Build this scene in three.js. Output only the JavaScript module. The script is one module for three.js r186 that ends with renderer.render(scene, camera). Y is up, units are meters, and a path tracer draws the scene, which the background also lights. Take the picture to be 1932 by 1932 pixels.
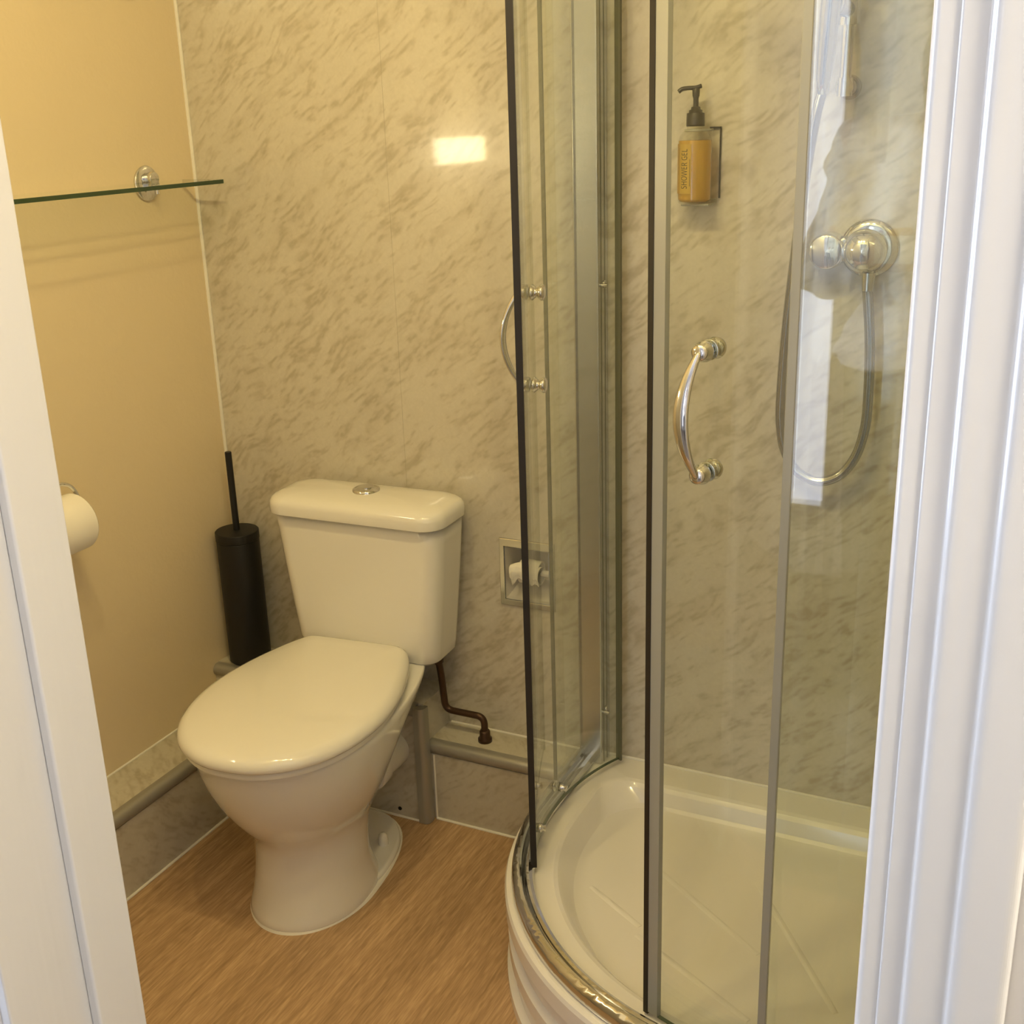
import * as THREE from 'three';
import { RoundedBoxGeometry } from 'three/addons/geometries/RoundedBoxGeometry.js';
import { mergeGeometries, mergeVertices, toCreasedNormals } from 'three/addons/utils/BufferGeometryUtils.js';
import { MarchingCubes } from 'three/addons/objects/MarchingCubes.js';
import { RectAreaLightUniformsLib } from 'three/addons/lights/RectAreaLightUniformsLib.js';

// ------------------------------------------------------------------ camera, daylight, exposure
const scene = new THREE.Scene();
const EYE = new THREE.Vector3(1.752, 1.5, 2.073);
const camera = new THREE.PerspectiveCamera(2 * Math.atan(966 / 2216) * 180 / Math.PI, 1, 0.02, 60);
{
  const m = new THREE.Matrix4().makeBasis(
    new THREE.Vector3(0.90174467, -0.03042267, -0.43119719),
    new THREE.Vector3(-0.11256414, 0.94657971, -0.30218564),
    new THREE.Vector3(0.41735581, 0.32103163, 0.85014871));
  camera.quaternion.setFromRotationMatrix(m); camera.position.copy(EYE);
}
scene.add(camera);
scene.background = new THREE.Color(0.55, 0.68, 0.9);
const renderer = new THREE.WebGLRenderer({ antialias: true });
renderer.toneMapping = THREE.LinearToneMapping;
renderer.toneMappingExposure = 1.05;
renderer.shadowMap.enabled = true;
RectAreaLightUniformsLib.init();
const WARM = new THREE.Color().setRGB(1, 0.765, 0.32);
const DAY = new THREE.Color().setRGB(0.8, 0.93, 1.2);
const SPOT_POWER = 1.04, STRIP_GLOW = 14, WINDOW_GLOW = 8.6, GAP_GLOW = 2.0, HALL_LAMP = 2.3;

// ------------------------------------------------------------------ helpers
const V = (x, y, z) => new THREE.Vector3(x, y, z);
function rng(seed) { let s = seed >>> 0; return () => { s = (s + 0x6d2b79f5) | 0; let t = Math.imul(s ^ (s >>> 15), 1 | s); t = (t + Math.imul(t ^ (t >>> 7), 61 | t)) ^ t; return ((t ^ (t >>> 14)) >>> 0) / 4294967296; }; }
const taken = {};
function numbered(n) { const k = taken[n] = (taken[n] ?? -1) + 1; return k ? `${n}_${String(k).padStart(3, '0')}` : n; }
function flags(o) { o.castShadow = true; o.receiveShadow = true; return o; }
function thing(name, label, category, pos = [0, 0, 0], group) {
  const g = new THREE.Group(); g.name = numbered(name); g.position.set(...pos); scene.add(g);
  g.userData = { label, category }; if (group) g.userData.group = group; return g;
}
function part(name, geo, mat, parent, label) {
  const m = flags(new THREE.Mesh(Array.isArray(geo) ? mergeGeometries(geo.map(plain)) : geo, mat)); m.name = name; parent.add(m);
  if (label) m.userData.label = label; return m;
}
function struct(name, geo, mat) {
  const o = geo ? flags(new THREE.Mesh(Array.isArray(geo) ? mergeGeometries(geo.map(plain)) : geo, mat)) : new THREE.Group();
  o.name = name; o.userData = { kind: 'structure' }; scene.add(o); return o;
}
function plain(g) { g = g.index ? g.toNonIndexed() : g; for (const k of Object.keys(g.attributes)) if (!['position', 'normal', 'uv'].includes(k)) g.deleteAttribute(k); if (!g.attributes.uv) g.setAttribute('uv', new THREE.BufferAttribute(new Float32Array(g.attributes.position.count * 2), 2)); return g; }
// uv in metres, by the axis each face turns to
function uvm(g) {
  g = g.index ? g.toNonIndexed() : g; const p = g.attributes.position, uv = new Float32Array(p.count * 2), a = V(), b = V(), c = V();
  for (let i = 0; i < p.count; i += 3) {
    a.fromBufferAttribute(p, i); b.fromBufferAttribute(p, i + 1); c.fromBufferAttribute(p, i + 2);
    const n = b.clone().sub(a).cross(c.clone().sub(a)), x = Math.abs(n.x), y = Math.abs(n.y), z = Math.abs(n.z);
    [a, b, c].forEach((q, k) => { const [u, v] = y > x && y > z ? [q.x, q.z] : x > z ? [q.z, q.y] : [q.x, q.y]; uv[2 * (i + k)] = u; uv[2 * (i + k) + 1] = v; });
  }
  g.setAttribute('uv', new THREE.BufferAttribute(uv, 2)); return g;
}
function box(x0, x1, y0, y1, z0, z1, r = 0) {
  const w = x1 - x0, h = y1 - y0, d = z1 - z0;
  const g = r ? new RoundedBoxGeometry(w, h, d, 3, Math.min(r, w / 2.01, h / 2.01, d / 2.01)) : new THREE.BoxGeometry(w, h, d);
  g.translate((x0 + x1) / 2, (y0 + y1) / 2, (z0 + z1) / 2); return uvm(g);
}
function cyl(r0, r1, h, seg = 32) { return new THREE.CylinderGeometry(r1, r0, h, seg); }   // r0 below, r1 above
function lathe(pts, seg = 40) { return new THREE.LatheGeometry(pts.map(([r, y]) => new THREE.Vector2(r, y)), seg); }
function along(g, from, to) {   // turn a y-up shape (base at y=0) to start at from and point to to
  const d = to.clone().sub(from).normalize(); g.applyQuaternion(new THREE.Quaternion().setFromUnitVectors(V(0, 1, 0), d)); g.translate(from.x, from.y, from.z); return g;
}
function tube(pts, r, seg = 64, rad = 14, closed = false) { return new THREE.TubeGeometry(new THREE.CatmullRomCurve3(pts, closed, 'centripetal'), seg, r, rad, closed); }
function pipe(pts, r, bend, rad = 14) {   // straight runs with rounded elbows
  const cp = new THREE.CurvePath(); let last = pts[0];
  for (let i = 1; i < pts.length; i++) {
    if (i === pts.length - 1) { cp.add(new THREE.LineCurve3(last, pts[i])); break; }
    const a = pts[i].clone().add(pts[i - 1].clone().sub(pts[i]).setLength(bend)), b = pts[i].clone().add(pts[i + 1].clone().sub(pts[i]).setLength(bend));
    cp.add(new THREE.LineCurve3(last, a)); cp.add(new THREE.QuadraticBezierCurve3(a, pts[i].clone(), b)); last = b;
  }
  return new THREE.TubeGeometry(cp, 90, r, rad, false);
}
// skin a list of rings (each the same number of points), closed round; caps on request
function loft(rings, { capStart = true, capEnd = true, crease = 0.7, close = true } = {}) {
  const n = rings[0].length, pos = [], idx = [];
  for (const r of rings) for (const p of r) pos.push(...p);
  const m = close ? n : n - 1;
  for (let i = 0; i < rings.length - 1; i++) for (let j = 0; j < m; j++) {
    const a = i * n + j, b = i * n + (j + 1) % n, c = a + n, d = b + n; idx.push(a, b, d, a, d, c);
  }
  const cap = (i, flip) => { const c = [0, 0, 0]; rings[i].forEach((p) => p.forEach((v, k) => c[k] += v / n)); const at = pos.length / 3; pos.push(...c); for (let j = 0; j < n; j++) { const a = i * n + j, b = i * n + (j + 1) % n; idx.push(...(flip ? [at, b, a] : [at, a, b])); } };
  if (capStart) cap(0, true); if (capEnd) cap(rings.length - 1, false);
  const g = new THREE.BufferGeometry(); g.setAttribute('position', new THREE.Float32BufferAttribute(pos, 3)); g.setIndex(idx);
  if (crease) return uvm(toCreasedNormals(g, crease)); g.computeVertexNormals(); return uvm2(g);
}
function uvm2(g) { const p = g.attributes.position, uv = new Float32Array(p.count * 2); for (let i = 0; i < p.count; i++) { uv[2 * i] = p.getX(i); uv[2 * i + 1] = p.getZ(i); } g.setAttribute('uv', new THREE.BufferAttribute(uv, 2)); return g; }
// rounded rectangle ring in x,z at height y
function rrect(cx, cz, hw, hd, r, y, n = 12) {
  const out = []; r = Math.min(r, hw, hd);
  [[1, 1, 0], [-1, 1, 90], [-1, -1, 180], [1, -1, 270]].forEach(([sx, sz, a0]) => { for (let i = 0; i <= n; i++) { const a = (a0 + 90 * i / n) * Math.PI / 180; out.push([cx + sx * (hw - r) + r * Math.cos(a), y, cz + sz * (hd - r) + r * Math.sin(a)]); } });
  return out.reverse();
}
// ring from a half outline given as [z, half width]
function halfRing(pts, y, n = 40, grow = 0) {
  const c = new THREE.CatmullRomCurve3(pts.map(([z, w]) => V(w, 0, z)), false, 'centripetal'), q = c.getSpacedPoints(n), right = q.map((p) => [p.x, p.z]);
  const all = [...right, ...right.slice(1, -1).reverse().map(([x, z]) => [-x, z])];
  let out = all.map(([x, z]) => [x, y, z]);
  if (grow) { const m = out.length; out = out.map((p, i) => { const a = out[(i + m - 1) % m], b = out[(i + 1) % m]; let nx = b[2] - a[2], nz = -(b[0] - a[0]); const l = Math.hypot(nx, nz) || 1; nx /= l; nz /= l; const s = nx * p[0] + nz * (p[2] - 0.42) > 0 ? 1 : -1; return [p[0] + s * nx * grow, y, p[2] + s * nz * grow]; }); }
  return out;
}

// ------------------------------------------------------------------ noise and textures
const NR = rng(7), PERM = new Uint16Array(65536).map(() => (NR() * 65536) | 0);
const hash = (x, y) => PERM[(PERM[x & 65535] + y) & 65535] / 65536;
function noise(x, y) { const i = Math.floor(x), j = Math.floor(y); let u = x - i, v = y - j; u = u * u * (3 - 2 * u); v = v * v * (3 - 2 * v); const a = hash(i, j), b = hash(i + 1, j), c = hash(i, j + 1), d = hash(i + 1, j + 1); return a + (b - a) * u + (c - a) * v + (a - b - c + d) * u * v; }
const sst = (a, b, x) => { x = Math.min(1, Math.max(0, (x - a) / (b - a))); return x * x * (3 - 2 * x); };
function texture(w, h, wm, hm, fn, { srgb = true } = {}) {   // fn(x, y in metres) -> [r, g, b] in 0..1
  const d = new Uint8Array(w * h * 4);
  for (let j = 0; j < h; j++) for (let i = 0; i < w; i++) { const c = fn((i + 0.5) / w * wm, (j + 0.5) / h * hm), k = 4 * (j * w + i); for (let q = 0; q < 3; q++) d[k + q] = Math.max(0, Math.min(255, c[q] * 255)); d[k + 3] = 255; }
  const t = new THREE.DataTexture(d, w, h); t.wrapS = t.wrapT = THREE.RepeatWrapping; t.magFilter = THREE.LinearFilter; t.minFilter = THREE.LinearMipmapLinearFilter; t.generateMipmaps = true;
  if (srgb) t.colorSpace = THREE.SRGBColorSpace; t.repeat.set(1 / wm, 1 / hm); t.needsUpdate = true; return t;
}
const marbleMap = texture(2000, 2000, 2.4, 2.4, (x, y) => {
  const c = Math.cos(0.66), q = Math.sin(0.66);
  const wx = x + 0.022 * (noise(x * 14, y * 14) - 0.5), wy = y + 0.022 * (noise(x * 14 + 40, y * 14) - 0.5);
  const u = wx * c + wy * q, v = -wx * q + wy * c;
  const f1 = noise(u * 42, v * 135), f2 = noise(u * 90 + 9, v * 240 + 5), f3 = noise(u * 11 + 3, v * 42 + 8), cl = noise(x * 4.3, y * 4.3), gr = noise(x * 300, y * 300), gr2 = noise(x * 130 + 3, y * 130);
  const fleck = sst(0.44, 0.86, 0.46 * f1 + 0.34 * f2 + 0.20 * f3 + 0.16 * (cl - 0.5));
  const haze = sst(0.34, 0.82, 0.6 * f3 + 0.4 * f1);
  const k = 0.40 * fleck + 0.22 * haze, b = 0.02 * (cl - 0.5) + 0.018 * (gr - 0.5) + 0.018 * (gr2 - 0.5);
  return [0.850 - 0.165 * k + b, 0.828 - 0.185 * k + b, 0.778 - 0.215 * k + b];
});
const woodMap = texture(1500, 1500, 1.5, 1.5, (x, y) => {
  const w = x + 0.01 * noise(x * 5, y * 1.8);
  const g = 0.34 * noise(w * 190, y * 11) + 0.36 * noise(w * 420, y * 22 + 3) + 0.3 * noise(w * 70, y * 4.5 + 9), p = noise(w * 9, y * 1.3);
  const fine = noise(w * 700, y * 60), k = (g - 0.5) * 0.22 + (p - 0.5) * 0.05 + (fine - 0.5) * 0.11;
  return [0.70 + k, 0.578 + k * 0.93, 0.44 + k * 0.82];
});
const paintBump = texture(512, 512, 0.5, 0.5, (x, y) => { const v = 0.5 * noise(x * 90, y * 90) + 0.3 * noise(x * 240, y * 240) + 0.2 * noise(x * 30, y * 30); return [v, v, v]; }, { srgb: false });
const brushBump = texture(512, 512, 0.5, 0.5, (x, y) => { const v = 0.6 * noise(x * 260, y * 7) + 0.4 * noise(x * 90, y * 3); return [v, v, v]; }, { srgb: false });
const hoseBump = texture(8, 256, 1, 1, (x, y) => { const v = 0.5 + 0.5 * Math.sin(y * 2 * Math.PI * 8); return [v, v, v]; }, { srgb: false });
hoseBump.repeat.set(30, 1);

// ------------------------------------------------------------------ materials
const S = (r, g, b, rough, o = {}) => new THREE.MeshStandardMaterial({ color: new THREE.Color().setRGB(r, g, b), roughness: rough, ...o });
const P = (r, g, b, rough, o = {}) => new THREE.MeshPhysicalMaterial({ color: new THREE.Color().setRGB(r, g, b), roughness: rough, ...o });
const M = {
  marble: P(0.87, 0.87, 0.87, 0.2, { map: marbleMap, clearcoat: 0.7, clearcoatRoughness: 0.05 }),
  marbleMatt: S(0.80, 0.80, 0.78, 0.34, { map: marbleMap }),
  wood: S(1, 1, 1, 0.5, { map: woodMap }),
  cream: S(0.74, 0.625, 0.43, 0.55, { bumpMap: paintBump, bumpScale: 0.0006 }),
  ceiling: S(0.72, 0.7, 0.64, 0.9),
  gloss: P(0.66, 0.65, 0.625, 0.24, { bumpMap: brushBump, bumpScale: 0.0002, clearcoat: 0.5, clearcoatRoughness: 0.12 }),
  hallWall: S(0.62, 0.60, 0.58, 0.8),
  hallFloor: S(0.16, 0.13, 0.10, 0.9),
  seal: S(0.80, 0.78, 0.72, 0.5),
  ceramic: P(0.80, 0.785, 0.745, 0.1, { clearcoat: 0.6, clearcoatRoughness: 0.04 }),
  plastic: P(0.82, 0.80, 0.745, 0.09, { clearcoat: 0.4, clearcoatRoughness: 0.08 }),
  acrylic: P(0.80, 0.785, 0.75, 0.15, { clearcoat: 0.4, clearcoatRoughness: 0.06 }),
  chrome: S(0.74, 0.74, 0.74, 0.09, { metalness: 1 }),
  railChrome: S(0.66, 0.66, 0.66, 0.13, { metalness: 1 }),
  satin: S(0.62, 0.63, 0.66, 0.24, { metalness: 1 }),
  nosing: S(0.40, 0.39, 0.36, 0.42, { metalness: 0.55 }),
  black: S(0.006, 0.006, 0.0065, 0.5),
  blackPlastic: S(0.02, 0.017, 0.015, 0.38),
  rubber: S(0.016, 0.012, 0.008, 0.5),
  copper: S(0.085, 0.05, 0.032, 0.42, { metalness: 0.7 }),
  glass: P(0.965, 0.982, 0.958, 0.0, { transmission: 1, thickness: 0, ior: 1.52 }),
  shelfGlass: P(0.95, 0.98, 0.95, 0.0, { transmission: 1, thickness: 0, ior: 1.52 }),
  glassEdge: P(0.035, 0.065, 0.03, 0.12),
  clearStrip: P(0.5, 0.5, 0.44, 0.3, { transmission: 0.35, thickness: 0 }),
  darkStrip: P(0.16, 0.16, 0.11, 0.3, { transmission: 0.25, thickness: 0 }),
  paper: S(0.86, 0.83, 0.77, 0.95),
  clearBottle: P(0.97, 0.97, 0.94, 0.05, { transmission: 1, thickness: 0, ior: 1.45 }),
  sheet: P(0.99, 0.99, 0.98, 0.05, { transmission: 1, thickness: 0, ior: 1.12 }),
  gel: P(0.74, 0.47, 0.07, 0.12, { transmission: 0.5, thickness: 0, ior: 1.36 }),
  hose: S(0.50, 0.49, 0.46, 0.22, { metalness: 1, bumpMap: hoseBump, bumpScale: 0.0006 }),
  recess: S(0.74, 0.72, 0.68, 0.5, { metalness: 0.6 }),
  steel: S(0.62, 0.62, 0.6, 0.2, { metalness: 1 }),
  mirror: S(0.9, 0.9, 0.9, 0.02, { metalness: 1 }),
  strip: S(0.9, 0.9, 0.86, 0.4, { emissive: WARM.clone().lerp(new THREE.Color(1, 1, 1), 0.4), emissiveIntensity: STRIP_GLOW }),
  bulb: S(0.9, 0.9, 0.86, 0.4, { emissive: WARM.clone().lerp(new THREE.Color(1, 1, 1), 0.3), emissiveIntensity: 40 }),
  globe: S(0.9, 0.9, 0.86, 0.4, { emissive: new THREE.Color().setRGB(1, 0.88, 0.68), emissiveIntensity: 8 }),
  day: S(0.9, 0.9, 0.9, 0.5, { emissive: DAY.clone(), emissiveIntensity: WINDOW_GLOW * 0.6 }),
  dayGap: S(0.9, 0.9, 0.9, 0.5, { emissive: new THREE.Color().setRGB(0.88, 0.9, 1.12), emissiveIntensity: GAP_GLOW }),
  skin: S(0.62, 0.40, 0.30, 0.55), shirt: S(0.84, 0.84, 0.88, 0.9), trousers: S(0.03, 0.03, 0.035, 0.9), hair: S(0.05, 0.032, 0.02, 0.6), shoe: S(0.03, 0.025, 0.02, 0.5),
};

// ------------------------------------------------------------------ the room shell
const RX = 1.68, CEIL = 2.36, FZ0 = 1.37, FZ1 = 1.50;      // right wall, ceiling, the wall with the door
{
  const fl = struct('floor', box(0, RX, -0.08, 0, 0, 1.5), M.wood);
  struct('floor_hall', box(0, 2.72, -0.08, 0, 1.5, 3.4), M.hallFloor);
  struct('ceiling', box(-0.12, RX + 0.12, CEIL, CEIL + 0.1, -0.2, 1.5), M.ceiling);
  struct('ceiling_hall', box(0, 2.72, CEIL, CEIL + 0.1, 1.5, 3.4), M.hallWall);
  // back wall: solid wall with a niche for the recessed roll holder, faced with two marbled panels
  const niche = { x0: 0.716, x1: 0.817, y0: 0.522, y1: 0.643 };
  const slab = (x0, x1, y0, y1, z0, z1, hole, bevel) => {
    const s = new THREE.Shape([new THREE.Vector2(x0, y0), new THREE.Vector2(x1, y0), new THREE.Vector2(x1, y1), new THREE.Vector2(x0, y1)]);
    if (hole) s.holes.push(new THREE.Path([new THREE.Vector2(niche.x0, niche.y0), new THREE.Vector2(niche.x0, niche.y1), new THREE.Vector2(niche.x1, niche.y1), new THREE.Vector2(niche.x1, niche.y0)]));
    const g = new THREE.ExtrudeGeometry(s, { depth: z1 - z0, bevelEnabled: false }); g.translate(0, 0, z0); return uvm(g);
  };
  const wb = struct('wall_back', slab(-0.12, RX + 0.12, -0.08, CEIL, -0.14, -0.008, true), M.hallWall);
  const seam = 0.484;
  part('wall_panel', slab(0, seam - 0.0002, 0, CEIL, -0.008, 0, false), M.marble, wb);
  part('wall_panel', slab(seam + 0.0002, RX, 0, CEIL, -0.008, 0, true), M.marble, wb);
  struct('wall_left', box(-0.12, 0, -0.08, CEIL, -0.008, 1.5), M.cream);
  struct('wall_right', box(RX, RX + 0.12, -0.08, CEIL, -0.008, FZ0 - 0.001), M.marble);
  // wall with the doorway
  struct('wall_front', [box(0, 0.915, -0.08, CEIL, FZ0, FZ1), box(1.715, 2.72, -0.08, CEIL, FZ0, FZ1), box(0.915, 1.715, 2.06, CEIL, FZ0, FZ1)], M.hallWall);
  struct('wall_hall_left', [box(0, 0.1, -0.08, CEIL, 1.5, 1.58), box(0, 0.1, -0.08, CEIL, 2.08, 3.4), box(0, 0.1, -0.08, 0.75, 1.58, 2.08), box(0, 0.1, 2.1, CEIL, 1.58, 2.08)], M.hallWall);
  struct('wall_hall_right', box(2.6, 2.72, -0.08, CEIL, 1.4, 3.4), M.hallWall);
  // far hall wall with its two openings
  const Z = 3.2;
  struct('wall_hall_far', [box(0.1, 0.90, -0.08, CEIL, Z, Z + 0.1), box(0.90, 1.06, 2.03, CEIL, Z, Z + 0.1), box(0.90, 1.06, -0.08, 0.24, Z, Z + 0.1), box(1.06, 2.72, -0.08, CEIL, Z, Z + 0.1)], M.hallWall);
  const w1 = struct('window_1');
  part('pane', box(0.03, 0.04, 0.75, 2.1, 1.58, 2.08), M.day, w1);
  part('window_frame', [box(0.04, 0.09, 0.75, 0.79, 1.58, 2.08, 0.005), box(0.04, 0.09, 2.06, 2.1, 1.58, 2.08, 0.005), box(0.04, 0.09, 0.79, 2.06, 1.58, 1.61, 0.005), box(0.04, 0.09, 0.79, 2.06, 2.05, 2.08, 0.005)], M.gloss, w1);
  const w2 = struct('window_2');
  part('pane', box(0.90, 1.06, 0.24, 2.03, Z + 0.06, Z + 0.07), M.dayGap, w2);
  part('window_frame', [box(0.90, 0.908, 0.24, 2.03, Z + 0.01, Z + 0.06, 0.003), box(1.052, 1.06, 0.24, 2.03, Z + 0.01, Z + 0.06, 0.003)], M.gloss, w2);
  const areaLight = (x, y, z, w, h, col, k, look) => { const l = new THREE.RectAreaLight(col, k, w, h); l.position.set(x, y, z); l.lookAt(...look); scene.add(l); return l; };
  areaLight(0.105, 1.425, 1.83, 0.44, 1.27, DAY, WINDOW_GLOW, [2, 1.425, 1.83]);
  areaLight(0.98, 1.135, Z - 0.005, 0.14, 1.78, DAY, GAP_GLOW, [0.98, 1.135, 0]);

  // door lining, stop and architraves
  const d1 = struct('door_1');
  part('lining', box(0.915, 0.948, 0, 2.03, FZ0 - 0.012, FZ1 + 0.002, 0.002), M.gloss, d1);
  part('door_stop', box(0.9475, 0.96, 0, 2.03, FZ0 - 0.012, 1.416, 0.003), M.gloss, d1);
  part('lining', box(1.680, 1.715, 0, 2.03, FZ0 - 0.012, FZ1 + 0.002, 0.004), M.gloss, d1);
  part('lining', box(0.915, 1.715, 2.03, 2.06, FZ0 - 0.012, FZ1 + 0.002, 0.002), M.gloss, d1);
  const prof = new THREE.Shape();   // x outward from the lining edge, y proud of the wall
  prof.moveTo(0, 0); prof.lineTo(0, 0.0002); prof.quadraticCurveTo(0.0004, 0.001, 0.0015, 0.0011); prof.lineTo(0.0115, 0.0014); prof.quadraticCurveTo(0.0132, 0.0014, 0.0138, 0.0028);
  prof.quadraticCurveTo(0.0148, 0.0044, 0.018, 0.0045); prof.lineTo(0.034, 0.0048); prof.quadraticCurveTo(0.0362, 0.0048, 0.0370, 0.0062); prof.quadraticCurveTo(0.0385, 0.0078, 0.043, 0.0079); prof.lineTo(0.060, 0.0082); prof.quadraticCurveTo(0.066, 0.0082, 0.066, 0.004); prof.lineTo(0.066, 0);
  const arch = (len) => new THREE.ExtrudeGeometry(prof, { depth: len, bevelEnabled: false, curveSegments: 8 });
  const ar = arch(2.09); ar.applyMatrix4(new THREE.Matrix4().makeBasis(V(1, 0, 0), V(0, 0, 1), V(0, -1, 0))); ar.translate(1.692, 2.09, FZ1 + 0.0021);
  part('architrave', uvm(ar), M.gloss, d1);
  const al = arch(2.09); al.applyMatrix4(new THREE.Matrix4().makeBasis(V(-1, 0, 0), V(0, 0, 1), V(0, 1, 0))); al.translate(0.936, 0, FZ1 + 0.0021);
  part('architrave', uvm(al), M.gloss, d1);

  // sealant beads
  const bead = (a, b, r = 0.004) => new THREE.CylinderGeometry(r, r, a.distanceTo(b), 8).applyQuaternion(new THREE.Quaternion().setFromUnitVectors(V(0, 1, 0), b.clone().sub(a).normalize())).translate((a.x + b.x) / 2, (a.y + b.y) / 2, (a.z + b.z) / 2);
  struct('trim_1', bead(V(0.002, 0.29, 0.002), V(0.002, CEIL, 0.002), 0.0042), M.seal);
  struct('trim_2', [bead(V(0.128, 0.001, 0.13), V(0.128, 0.001, 1.36), 0.0032), bead(V(0.13, 0.001, 0.127), V(0.543, 0.001, 0.127), 0.003), bead(V(0.572, 0.001, 0.102), V(0.885, 0.001, 0.102), 0.0034), bead(V(0.5715, 0.001, 0.1005), V(0.5715, 0.163, 0.1005), 0.0026)], M.seal);
  struct('trim_3', [bead(V(0.001, 0.1935, 0.13), V(0.001, 0.1935, 1.36), 0.0028), bead(V(0.565, 0.1935, 0.001), V(0.89, 0.1935, 0.001), 0.003), bead(V(0.89, 0.197, 0.001), V(RX, 0.197, 0.001), 0.0034)], M.seal);

  // marbled pipe boxes round the foot of the walls, their edges capped with metal nosing
  const bl = struct('baseboard_left');
  part('front_panel', box(0.116, 0.126, 0, 0.165, 0.126, FZ0), M.marbleMatt, bl);
  part('top_panel', box(0, 0.110, 0.183, 0.193, 0.126, FZ0), M.marbleMatt, bl);
  const nose = (len) => { const s = new THREE.Shape(); s.moveTo(-0.002, 0.0295); s.lineTo(0, 0.0305); s.lineTo(0.008, 0.0305); s.absarc(0.008, 0.0155, 0.015, Math.PI / 2, -Math.PI / 2, true); s.lineTo(0.008, 0.0); s.lineTo(-0.002, 0.0); return new THREE.ExtrudeGeometry(s, { depth: len, bevelEnabled: false, curveSegments: 14 }); };
  const nl = nose(FZ0 - 0.126); nl.translate(0.110, 0.164, 0.126); part('nosing', uvm(nl), M.nosing, bl);
  const bb = struct('baseboard_back');
  part('front_panel', box(0.5595, 0.886, 0, 0.165, 0.09, 0.100), M.marbleMatt, bb);
  part('top_panel', box(0.559, 0.886, 0.183, 0.193, 0, 0.086), M.marbleMatt, bb);
  const nb = nose(0.886 - 0.560); nb.applyMatrix4(new THREE.Matrix4().makeBasis(V(0, 0, 1), V(0, 1, 0), V(-1, 0, 0))); nb.translate(0.886, 0.164, 0.084); part('nosing', uvm(nb), M.nosing, bb);
  const bt = struct('baseboard_toilet');   // the tall box behind the toilet
  part('front_panel', box(0, 0.545, 0, 0.262, 0.115, 0.125), M.marbleMatt, bt);
  part('side_panel', box(0.549, 0.559, 0, 0.29, 0, 0.112), M.marbleMatt, bt);
  part('top_panel', box(0, 0.549, 0.28, 0.29, 0, 0.110), M.marbleMatt, bt);
  const nt = nose(0.545); nt.applyMatrix4(new THREE.Matrix4().makeBasis(V(0, 0, 1), V(0, 1, 0), V(-1, 0, 0))); nt.translate(0.545, 0.2595, 0.109); part('nosing', uvm(nt), M.nosing, bt);
  const s = new THREE.Shape(); s.moveTo(-0.012, 0); s.lineTo(-0.012, 0.013); s.lineTo(0, 0.013); s.absarc(0, 0, 0.013, Math.PI / 2, 0, true); s.lineTo(0.013, -0.012); s.lineTo(0, -0.012); 
  const nv = new THREE.ExtrudeGeometry(s, { depth: 0.286, bevelEnabled: false, curveSegments: 12 }); nv.applyMatrix4(new THREE.Matrix4().makeBasis(V(1, 0, 0), V(0, 0, 1), V(0, -1, 0))); nv.translate(0.556, 0.287, 0.121); part('corner_nosing', uvm(nv), M.nosing, bt);
  part('screw_hole', cyl(0.0045, 0.0045, 0.002, 20).rotateX(Math.PI / 2).translate(0.49, 0.02, 0.1255), M.black, bt, 'dark round hole low in the panel');
}

// ------------------------------------------------------------------ lamps
{
  const t = thing('ceiling_light', 'chrome ceiling bar with three small round bulbs below the ceiling', 'lamp', [1.08, CEIL, 1.06]);
  part('bar', box(-0.33, 0.33, -0.022, 0, -0.03, 0.03, 0.008), M.chrome, t);
  for (const x of [-0.27, 0, 0.27]) {
    part('lamp_head', lathe([[0.008, -0.022], [0.008, -0.05], [0.02, -0.058], [0.03, -0.09], [0.032, -0.095], [0.028, -0.09], [0.018, -0.062]]).translate(x, 0, 0), M.chrome, t);
    part('bulb', new THREE.SphereGeometry(0.02, 24, 16).translate(x, -0.096, 0), M.bulb, t);
    const l = new THREE.PointLight(WARM, SPOT_POWER); l.position.set(1.08 + x, CEIL - 0.096, 1.06); l.castShadow = true; l.shadow.radius = 1.1; scene.add(l);
  }
  const hl = thing('hall_light', 'round opal globe lamp on the hall wall', 'lamp', [2.6, 1.7, 1.73]);
  part('wall_arm', [cyl(0.05, 0.05, 0.02, 32).rotateZ(Math.PI / 2).translate(-0.01, 0, 0), cyl(0.008, 0.008, 0.09, 16).rotateZ(Math.PI / 2).translate(-0.06, 0, 0)], M.satin, hl);
  part('lamp_globe', new THREE.SphereGeometry(0.08, 32, 24).translate(-0.17, 0, 0), M.globe, hl);
  const gl = new THREE.PointLight(new THREE.Color().setRGB(1, 0.88, 0.68), HALL_LAMP); gl.position.set(2.43, 1.7, 1.73); gl.castShadow = true; gl.shadow.radius = 4; scene.add(gl);
  const w = thing('wall_light', 'slim glowing wall light strip on the cream wall', 'lamp', [0, 1.402, 1.155]);
  part('housing', box(0, 0.03, -0.045, 0.045, -0.165, 0.165, 0.008), M.satin, w);
  part('light_strip', box(0.028, 0.04, -0.036, 0.036, -0.152, 0.152, 0.006), M.strip, w);
  const l = new THREE.RectAreaLight(WARM, STRIP_GLOW, 0.3, 0.07); l.position.set(0.045, 1.402, 1.155); l.lookAt(2, 1.402, 1.155); scene.add(l);
}

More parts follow.
